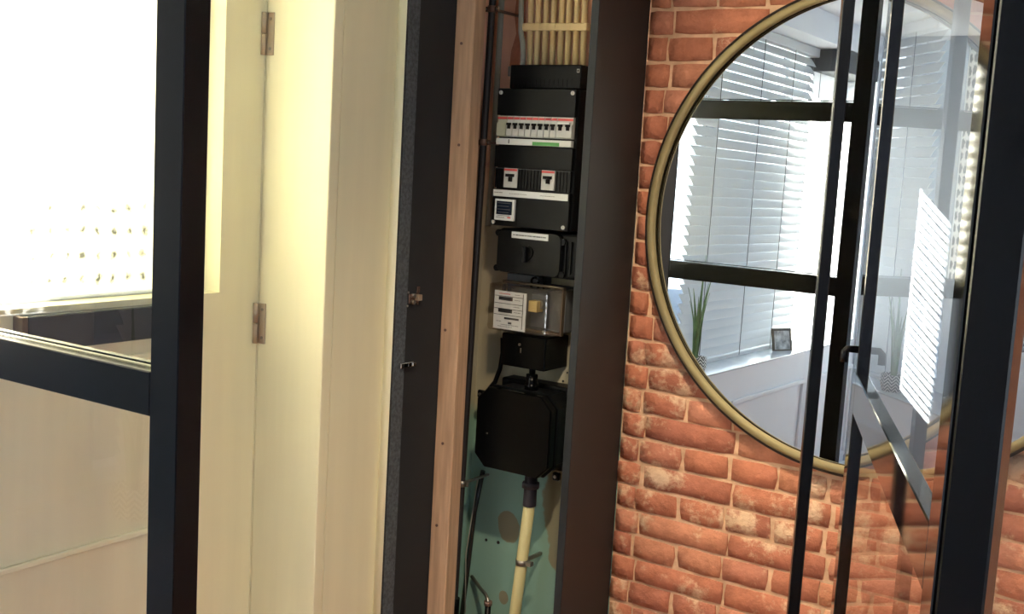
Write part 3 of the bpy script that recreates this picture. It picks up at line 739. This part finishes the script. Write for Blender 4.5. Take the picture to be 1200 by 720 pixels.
k = MB(); k.cyl((pg.x, pg.y, 0), .0145, zt_-.012, zt_+.035, 'Z', 20); k.cyl((pg.x, pg.y, 0), .0175, zt_-.004, zt_+.014, 'Z', 8); g_ = k.build('cable_gland', 'black_gloss', jb)
MB().cyl((pg.x, pg.y, 0), .008, zt_+.0352, P(623, 430, Y7+.07).z, 'Z', 14).build('gland_cable', 'black_plastic', g_)

# riser pipe below
pA, pB = P(620.5, 591, 2.36), P(603, 722, 2.36)
dd = (pB-pA); pend = pA+dd*((pA.z-.0)/(-dd.z)); pend = Vector((pA.x+ (pend.x-pA.x)*.3, pA.y, .002))
rp_ = thing('riser_pipe', 'cream riser pipe clamped below the junction box', 'pipe', (pend.x, 2.36, 0))
pend = pA + (pB-pA)*1.0; low = Vector((pend.x-.02, 2.36, .002))
MB().tube([pA, pB, low], .0145, 20).build('pipe', 'conduit_low', rp_)
pt_ = P(622.5, 560, 2.36)
MB().tube([pA+Vector((0, 0, -.004)), pA+Vector((0, 0, .0005)), pt_+Vector((0, 0, .012))], [.0168, .0168, .0155], 20).build('grey_sleeve', 'purple_grey', rp_)
MB().cyl((pt_.x, 2.36, 0), .022, pt_.z-.026, pt_.z-.012, 'Z', 8).build('gland_nut', 'purple_grey', rp_)
pm = P(611.7, 659, 2.36)
k = MB(); k.cyl((pm.x, 2.36, 0), .0163, pm.z-.007, pm.z+.007, 'Z', 20); k.box(pm.x+.014, pm.x+.030, 2.352, 2.368, pm.z-.005, pm.z+.006, .001); k.box(pm.x-.004, pm.x+.004, 2.3766, YK-.001, pm.z-.004, pm.z+.004)
k.build('pipe_clamp', 'zinc', rp_)

# dark gas/water pipe left
YG = 2.33
g0, g1 = P(577.3, 0, YG), P(531.5, 722, YG)
e = (g0-g1); gt = g0+e*((H-.004-g0.z)/e.z); gbm = g1-e*((g1.z-.002)/e.z); gbm.x = max(gbm.x, -1.62)
dp = thing('dark_riser_pipe', 'thin dark riser pipe beside the wooden batten', 'pipe', (gbm.x, YG, 0))
MB().tube([gbm, g1, g0, gt], .0085, 14).build('pipe', 'pipe_dark', dp)
for y_, m_ in ((10, 'rusty'), (158, 'rusty'), (558, 'zinc')):
    f = y_/722; c_ = g0+(g1-g0)*f
    k = MB(); k.cyl((c_.x, YG, 0), .0105, c_.z-.008, c_.z+.008, 'Z', 16)
    k.box(c_.x-.020, c_.x+.020, YG-.003, YG+.003, c_.z-.006, c_.z+.006, .001)
    k.box(c_.x-.003, c_.x+.003, YG+.01, YK-.001, c_.z-.003, c_.z+.003); k.build('pipe_clamp', m_, dp)
    k = MB()
    for s0 in (-1, 1): k.cyl((c_.x+s0*.0155, 0, c_.z), .003, YG-.006, YG-.0031, 'Y', 8)
    k.build('clamp_screw', 'zinc', dp)
c_ = g0+(g1-g0)*(702/722); MB().cyl((c_.x, YG, 0), .0135, c_.z-.04, c_.z+.005, 'Z', 16).build('coupling', 'black_plastic', dp)
# grey strip conduit right of it, thin cable, small hook pipe
tag(MB().tube([P(589, -20, 2.43), P(576, 215, 2.43), P(572, 265, 2.43)], .0075, 12).build('grey_conduit', 'grey_pvc'), 'straight grey conduit behind the thin dark riser pipe', 'conduit')
tag(MB().tube([P(566, 552, 2.43), P(556, 600, 2.43), P(549, 660, 2.43), P(541, 722, 2.43)], .0065, 10).build('black_cable', 'ledge'), 'dark blue-black cable down beside the sea-green board', 'cable')
tag(MB().tube([P(560, 560, 2.42), P(550, 625, 2.42), P(546, 650, 2.42), P(545, 722, 2.42)], .0016, 8).build('thin_cable', 'grey_pvc'), 'very thin grey cable hanging beside the dark riser pipe', 'cable')
hp = thing('stub_pipe', 'short bent pipe stub with collar at the bottom of the cupboard', 'pipe', P(572, 720, 2.37))
MB().tube([P(553, 676, 2.44), P(560, 686, 2.42), P(569, 697, 2.38), P(572, 704, 2.37), P(571.5, 716, 2.37)], .005, 10).build('bent_tube', 'zinc', hp)
pc = P(572, 707, 2.37); MB().cyl((pc.x, 2.37, 0), .0105, pc.z-.006, pc.z+.005, 'Z', 14).build('collar', 'rusty', hp)
MB().cyl((pc.x, 2.37, 0), .008, .002, pc.z-.0065, 'Z', 14).build('lower_pipe', 'black_plastic_2', hp)

# ================================================================== LIVING ROOM seen in the mirror
XBL = -2.06
YBR, YBL_ = MX(942, 200, XBL).y, MX(806, 250, XBL).y      # right and left ends of the blind
sill = struct(bx('trim_1', 'sill_stone', None, -2.3, XW+.012, LW[0]+.001, LW[1]-.001, .801, .808, .002, 2), 'glossy pale window sill under the blinds')
# window frame with posts
wfm = MB()
for yy in (LW[0], YBR-.02, (YBR+YBL_)/2+.12, YBL_-.03, LW[1]-.05): wfm.box(-2.25, -2.19, yy, yy+.05, .80, 2.29, .002)
wfm.box(-2.25, -2.19, LW[0], LW[1], .80, .85, .002); wfm.box(-2.25, -2.19, LW[0], LW[1], 2.24, 2.29, .002)
w3 = struct(wfm.build('window_2', 'white_paint'), 'living room window frame behind the blinds')
MB().quad((-2.22, LW[0]+.05, .85), (-2.22, LW[1]-.05, .85), (-2.22, LW[1]-.05, 2.24), (-2.22, LW[0]+.05, 2.24)).build('window_pane', 'pane_glass', w3)
zf = MX(800, 310, -2.16).z
MB().quad((-2.16, YBL_+.03, zf), (-2.16, LW[1]-.005, zf), (-2.16, LW[1]-.005, 2.285), (-2.16, YBL_+.03, 2.285)).build('lace_film', 'lace_film_yellow', w3)
bx('lower_panel', 'white_paint', w3, -2.18, -2.15, YBL_+.03, LW[1]-.006, .801, zf-.002)
MB().quad((XBL, LW[0]+.005, .81), (XBL, YBR-.004, .81), (XBL, YBR-.004, 2.285), (XBL, LW[0]+.005, 2.285)).build('diffuser_film', 'sun_diffuser', w3)  # added diffuser, glows white and stops direct sun at the bare window end
# venetian blind
vb = thing('venetian_blind', 'wide white venetian blind over the living room window, seen in the mirror', 'blind', (XBL, (YBR+YBL_)/2, .81))
TILT = math.radians(56); SW = .050; n_s = 34; z0b = .84; pit = .0415
k = MB(); hw_ = SW/2
sl = bmesh.new()
prof = [(-hw_, .0), (-hw_*.5, .0014), (0, .0019), (hw_*.5, .0014), (hw_, 0), (hw_, -.0016), (0, .0003), (-hw_, -.0016)]
ra = [sl.verts.new((x, 0, z)) for x, z in prof]; rb_ = [sl.verts.new((x, YBL_-YBR, z)) for x, z in prof]
for i in range(8): sl.faces.new((ra[i], ra[(i+1) % 8], rb_[(i+1) % 8], rb_[i]))
sl.faces.new(ra); sl.faces.new(rb_); bmesh.ops.recalc_face_normals(sl, faces=sl.faces[:])
sm_ = bpy.data.meshes.new('slat'); sl.to_mesh(sm_); sl.free(); sm_.materials.append(MATS['slat'])
for i in range(n_s):
    o = bpy.data.objects.new('slat', sm_); COL.objects.link(o); o.location = (XBL, YBR, z0b+i*pit+.01); o.rotation_euler = (0, TILT+random.uniform(-.03, .03), 0); par(o, vb)
bx('head_rail', 'slat', vb, XBL-.03, XBL+.03, YBR, YBL_, 2.245, 2.288, .003)
bx('bottom_rail', 'slat', vb, XBL-.026, XBL+.026, YBR, YBL_, .805, .825, .003)
for xx, yy in ((825, 280), (873, 270), (909, 270), (940, 270)):
    y_ = MX(xx-1, yy, XBL).y; k = MB(); 
    for s0 in (-1, 1): k.tube([(XBL+s0*.027, y_, .81), (XBL+s0*.027, y_, 2.25)], .0016, 6)
    k.build('ladder_cord', 'cord', vb)
pb_ = thing('blind_pelmet', 'dark grey box above the bright window end, seen in the mirror', 'pelmet', (-1.98, -1.2, 2.2))
bx('pelmet_body', 'grey_box', pb_, -2.1, XW-.001, LW[0]+.001, YBR-.005, 2.18, 2.288, .003)

# wainscot mouldings
def frame_mould(y0, y1, z0, z1):
    k = MB(); t_ = .022
    for (a, b, c, d) in ((y0, y1, z1-t_, z1), (y0, y1, z0, z0+t_), (y0, y0+t_, z0+t_, z1-t_), (y1-t_, y1, z0+t_, z1-t_)): k.box(XW+.0005, XW+.014, a, b, c, d, .004, 2)
    k.build('panel_moulding', 'white_paint', bpy.data.objects['wall_left'])
ya = MX(938, 470, XW).y; yb2 = MX(856, 470, XW).y
frame_mould(ya, yb2, .16, .665); frame_mould(YL+.02, ya-.07, .16, .665); frame_mould(yb2+.07, .90, .16, .665)
struct(bx('baseboard_left', 'white_paint', None, XW+.0005, XW+.016, YL+.001, YP-.002, .0005, .12, .003), 'white baseboard under the wainscot')

# picture frame on the sill
pf = MX(921, 398, -1.95)
fr = thing('picture_frame', 'small pewter picture frame standing on the window sill, seen in the mirror', 'picture frame', (-1.95, pf.y, .8))
Rp = Matrix.Rotation(math.radians(-12), 3, 'Y') @ Matrix.Rotation(0, 3, 'Z')
def fbox(name, m, *a, **kw):
    q = MB(); q.box(*a); R_ = Matrix.Rotation(math.radians(25), 3, 'Z') @ Matrix.Rotation(math.radians(-12), 3, 'Y')
    for vv in q.bm.verts: vv.co = Vector((-1.962, pf.y, .8055)) + R_ @ vv.co
    return q.build(name, m, fr)
hf, wf2 = .115, .062
q = MB(); 
for (a, b, c, d) in ((-wf2, wf2, 0, .012), (-wf2, wf2, hf-.012, hf), (-wf2, -wf2+.012, .012, hf-.012), (wf2-.012, wf2, .012, hf-.012)): q.box(-.005, .005, a, b, c, d, .0015)
R_ = Matrix.Rotation(math.radians(25), 3, 'Z') @ Matrix.Rotation(math.radians(-12), 3, 'Y')
for vv in q.bm.verts: vv.co = Vector((-1.962, pf.y, .8015)) + R_ @ vv.co
q.build('frame', 'pewter', fr)
fbox('photograph', 'photo_print', -.001, .002, -wf2+.012, wf2-.012, .008, hf-.016)
fbox('mount', 'label_white', -.002, -.0012, -wf2+.010, wf2-.010, .007, hf-.014)
fbox('stand', 'pewter', -.04, -.0055, -.008, .008, -.004, .05)

# plant in a zigzag pot
pp = MX(815, 412, -1.955)
plt = thing('potted_plant', 'green strap-leaved plant in a zigzag patterned pot on the sill', 'plant', (-1.955, pp.y, .8))
def zig_mat():
    m = bpy.data.materials.new('zigzag'); m.use_nodes = True; MATS['zigzag'] = m
    n = m.node_tree.nodes; l = m.node_tree.links; b = n['Principled BSDF']
    tc_ = n.new('ShaderNodeTexCoord'); s = n.new('ShaderNodeSeparateXYZ'); l.new(tc_.outputs['Object'], s.inputs[0])
    def mth(op, a, b_=None):
        k_ = n.new('ShaderNodeMath'); k_.operation = op
        for i, v_ in enumerate((a, b_)):
            if v_ is None: continue
            if isinstance(v_, (int, float)): k_.inputs[i].default_value = v_
            else: l.new(v_, k_.inputs[i])
        return k_.outputs[0]
    an = mth('ARCTAN2', mth('SUBTRACT', s.outputs['Y'], pp.y), mth('SUBTRACT', s.outputs['X'], -1.955))
    tri = mth('PINGPONG', mth('MULTIPLY', an, .05), .016)
    st = mth('FRACT', mth('MULTIPLY', mth('ADD', s.outputs['Z'], tri), 75))
    g_ = mth('GREATER_THAN', st, .5)
    mx = n.new('ShaderNodeMixRGB'); l.new(g_, mx.inputs[0]); mx.inputs[1].default_value = rgb(50, 54, 58); mx.inputs[2].default_value = rgb(220, 224, 224)
    l.new(mx.outputs[0], b.inputs['Base Color'])
zig_mat()
k = MB(); R0 = k.lathe((-1.955, pp.y, .8008), [(.030, 0), (.042, .008), (.050, .04), (.048, .075), (.044, .075), (.043, .062)], 'Z', 28); k.bm.faces.new(R0[0]); k.bm.faces.new(R0[-1]); k.build('pot', 'zigzag', plt)
for i in range(9):
    an = i*2.4+.5; L_ = random.uniform(.24, .42) if i else .5; ln = random.uniform(.10, .24); k = MB(); prev = None
    rad = .012; w0 = .010
    for s_i in range(9):
        f = s_i/8; r_ = rad+L_*ln*1.2*f*f; z = .86+L_*f*(1-.12*f)
        cx_, cy_ = -1.955+r_*math.cos(an)*.45, pp.y+r_*math.sin(an)
        cx_ = max(cx_, -2.015)
        w__ = w0*(1-f**2)*(.6+.4*math.sin(PI*min(1, f*1.5)))+.0008
        px_, py_ = -math.sin(an)*w__, math.cos(an)*w__
        nn = Vector((math.cos(an), math.sin(an), 0))*.0008
        ring = [k.bm.verts.new((cx_-px_, cy_-py_, z)), k.bm.verts.new(Vector((cx_, cy_, z+.001))+nn*2), k.bm.verts.new((cx_+px_, cy_+py_, z)), k.bm.verts.new(Vector((cx_, cy_, z))-nn)]
        if prev:
            for j in range(4): k.bm.faces.new((prev[j], prev[(j+1) % 4], ring[(j+1) % 4], ring[j])).smooth = True
        prev = ring
    k.build('leaf', 'leaf', plt)

# ------------------------------------------------------------------ the street outside
struct(bx('ground', 'street', None, -14, -2.31, -14, 14, -.3, -.2), 'grey street outside the windows')
hs = thing('street_house', 'shaded grey house front across the street, seen through the blinds', 'building', (-9, 0, -.2))
bx('house_wall', 'house_grey', hs, -9.4, -9, -12, 6.4, -.2, 12)
for yy in (-10, -7.4, -4.8, -2.2, .4, 3):
    for zz in (.7, 3.1):
        q = bx('house_window', 'house_frame', hs, -9.0, -8.95, yy, yy+1.2, zz, zz+1.6, .01)
        bx('pane', 'house_glass', q, -8.949, -8.94, yy+.1, yy+1.1, zz+.1, zz+1.5)
gw = thing('garden_wall', 'low pink wall outside the window, seen in the mirror', 'wall', (-3.4, -1.5, -.2))
bx('wall_body', 'pink_wall', gw, -3.5, -3.3, -6.5, -3.2, -.2, 1.02, .01); bx('wall_coping', 'label_white', gw, -3.53, -3.27, -6.5, -3.2, 1.0205, 1.06, .01)

struct(bx('wall_sun_block', 'house_grey', None, -3.06, -2.301, .64, .69, -.2, 4.0), 'unseen wall added outside to keep the sun off most of the blind')  # added sun blocker, trims the striped patch on the back wall
# added hall fill lamp, out of view, warms the lower bricks
hl = thing('fill_lamp', 'unseen lamp added in the hall ceiling to warm the brick wall', 'lamp', (-.70, 1.22, H))
k = MB(); k.lathe((-.70, 1.22, H), [(.055, -.001), (.055, -.006), (.042, -.008), (.040, -.002)], 'Z', 28, False); k.build('fill_lamp_ring', 'zinc', hl)
ld_ = bpy.data.lights.new('fill_spot', 'SPOT'); lo = bpy.data.objects.new('fill_spot', ld_); COL.objects.link(lo); lo.location = (-.70, 1.22, H-.02)
ld_.energy = 68; ld_.color = (1, .80, .56); ld_.spot_size = math.radians(100); ld_.spot_blend = 1; ld_.shadow_soft_size = .045
lo.rotation_euler = (Vector((-.55, 2.4, .55))-lo.location).to_track_quat('-Z', 'Y').to_euler(); par(lo, hl)

k = MB()
for a, b, c, d in ((-1.2, .8, .8, .85), (-1.2, .8, 2.25, 2.3), (-1.2, -1.15, .85, 2.25), (.75, .8, .85, 2.25), (-.23, -.17, .85, 2.25)): k.box(2.03, 2.08, a, b, c, d, .003)
w5 = struct(k.build('window_added', 'white_paint'), 'frame of an unseen window added on the right to light the living room')  # added window, lets sky light onto surfaces facing right
MB().quad((2.05, -1.15, .85), (2.05, .75, .85), (2.05, .75, 2.25), (2.05, -1.15, 2.25)).build('window_pane', 'pane_glass', w5)
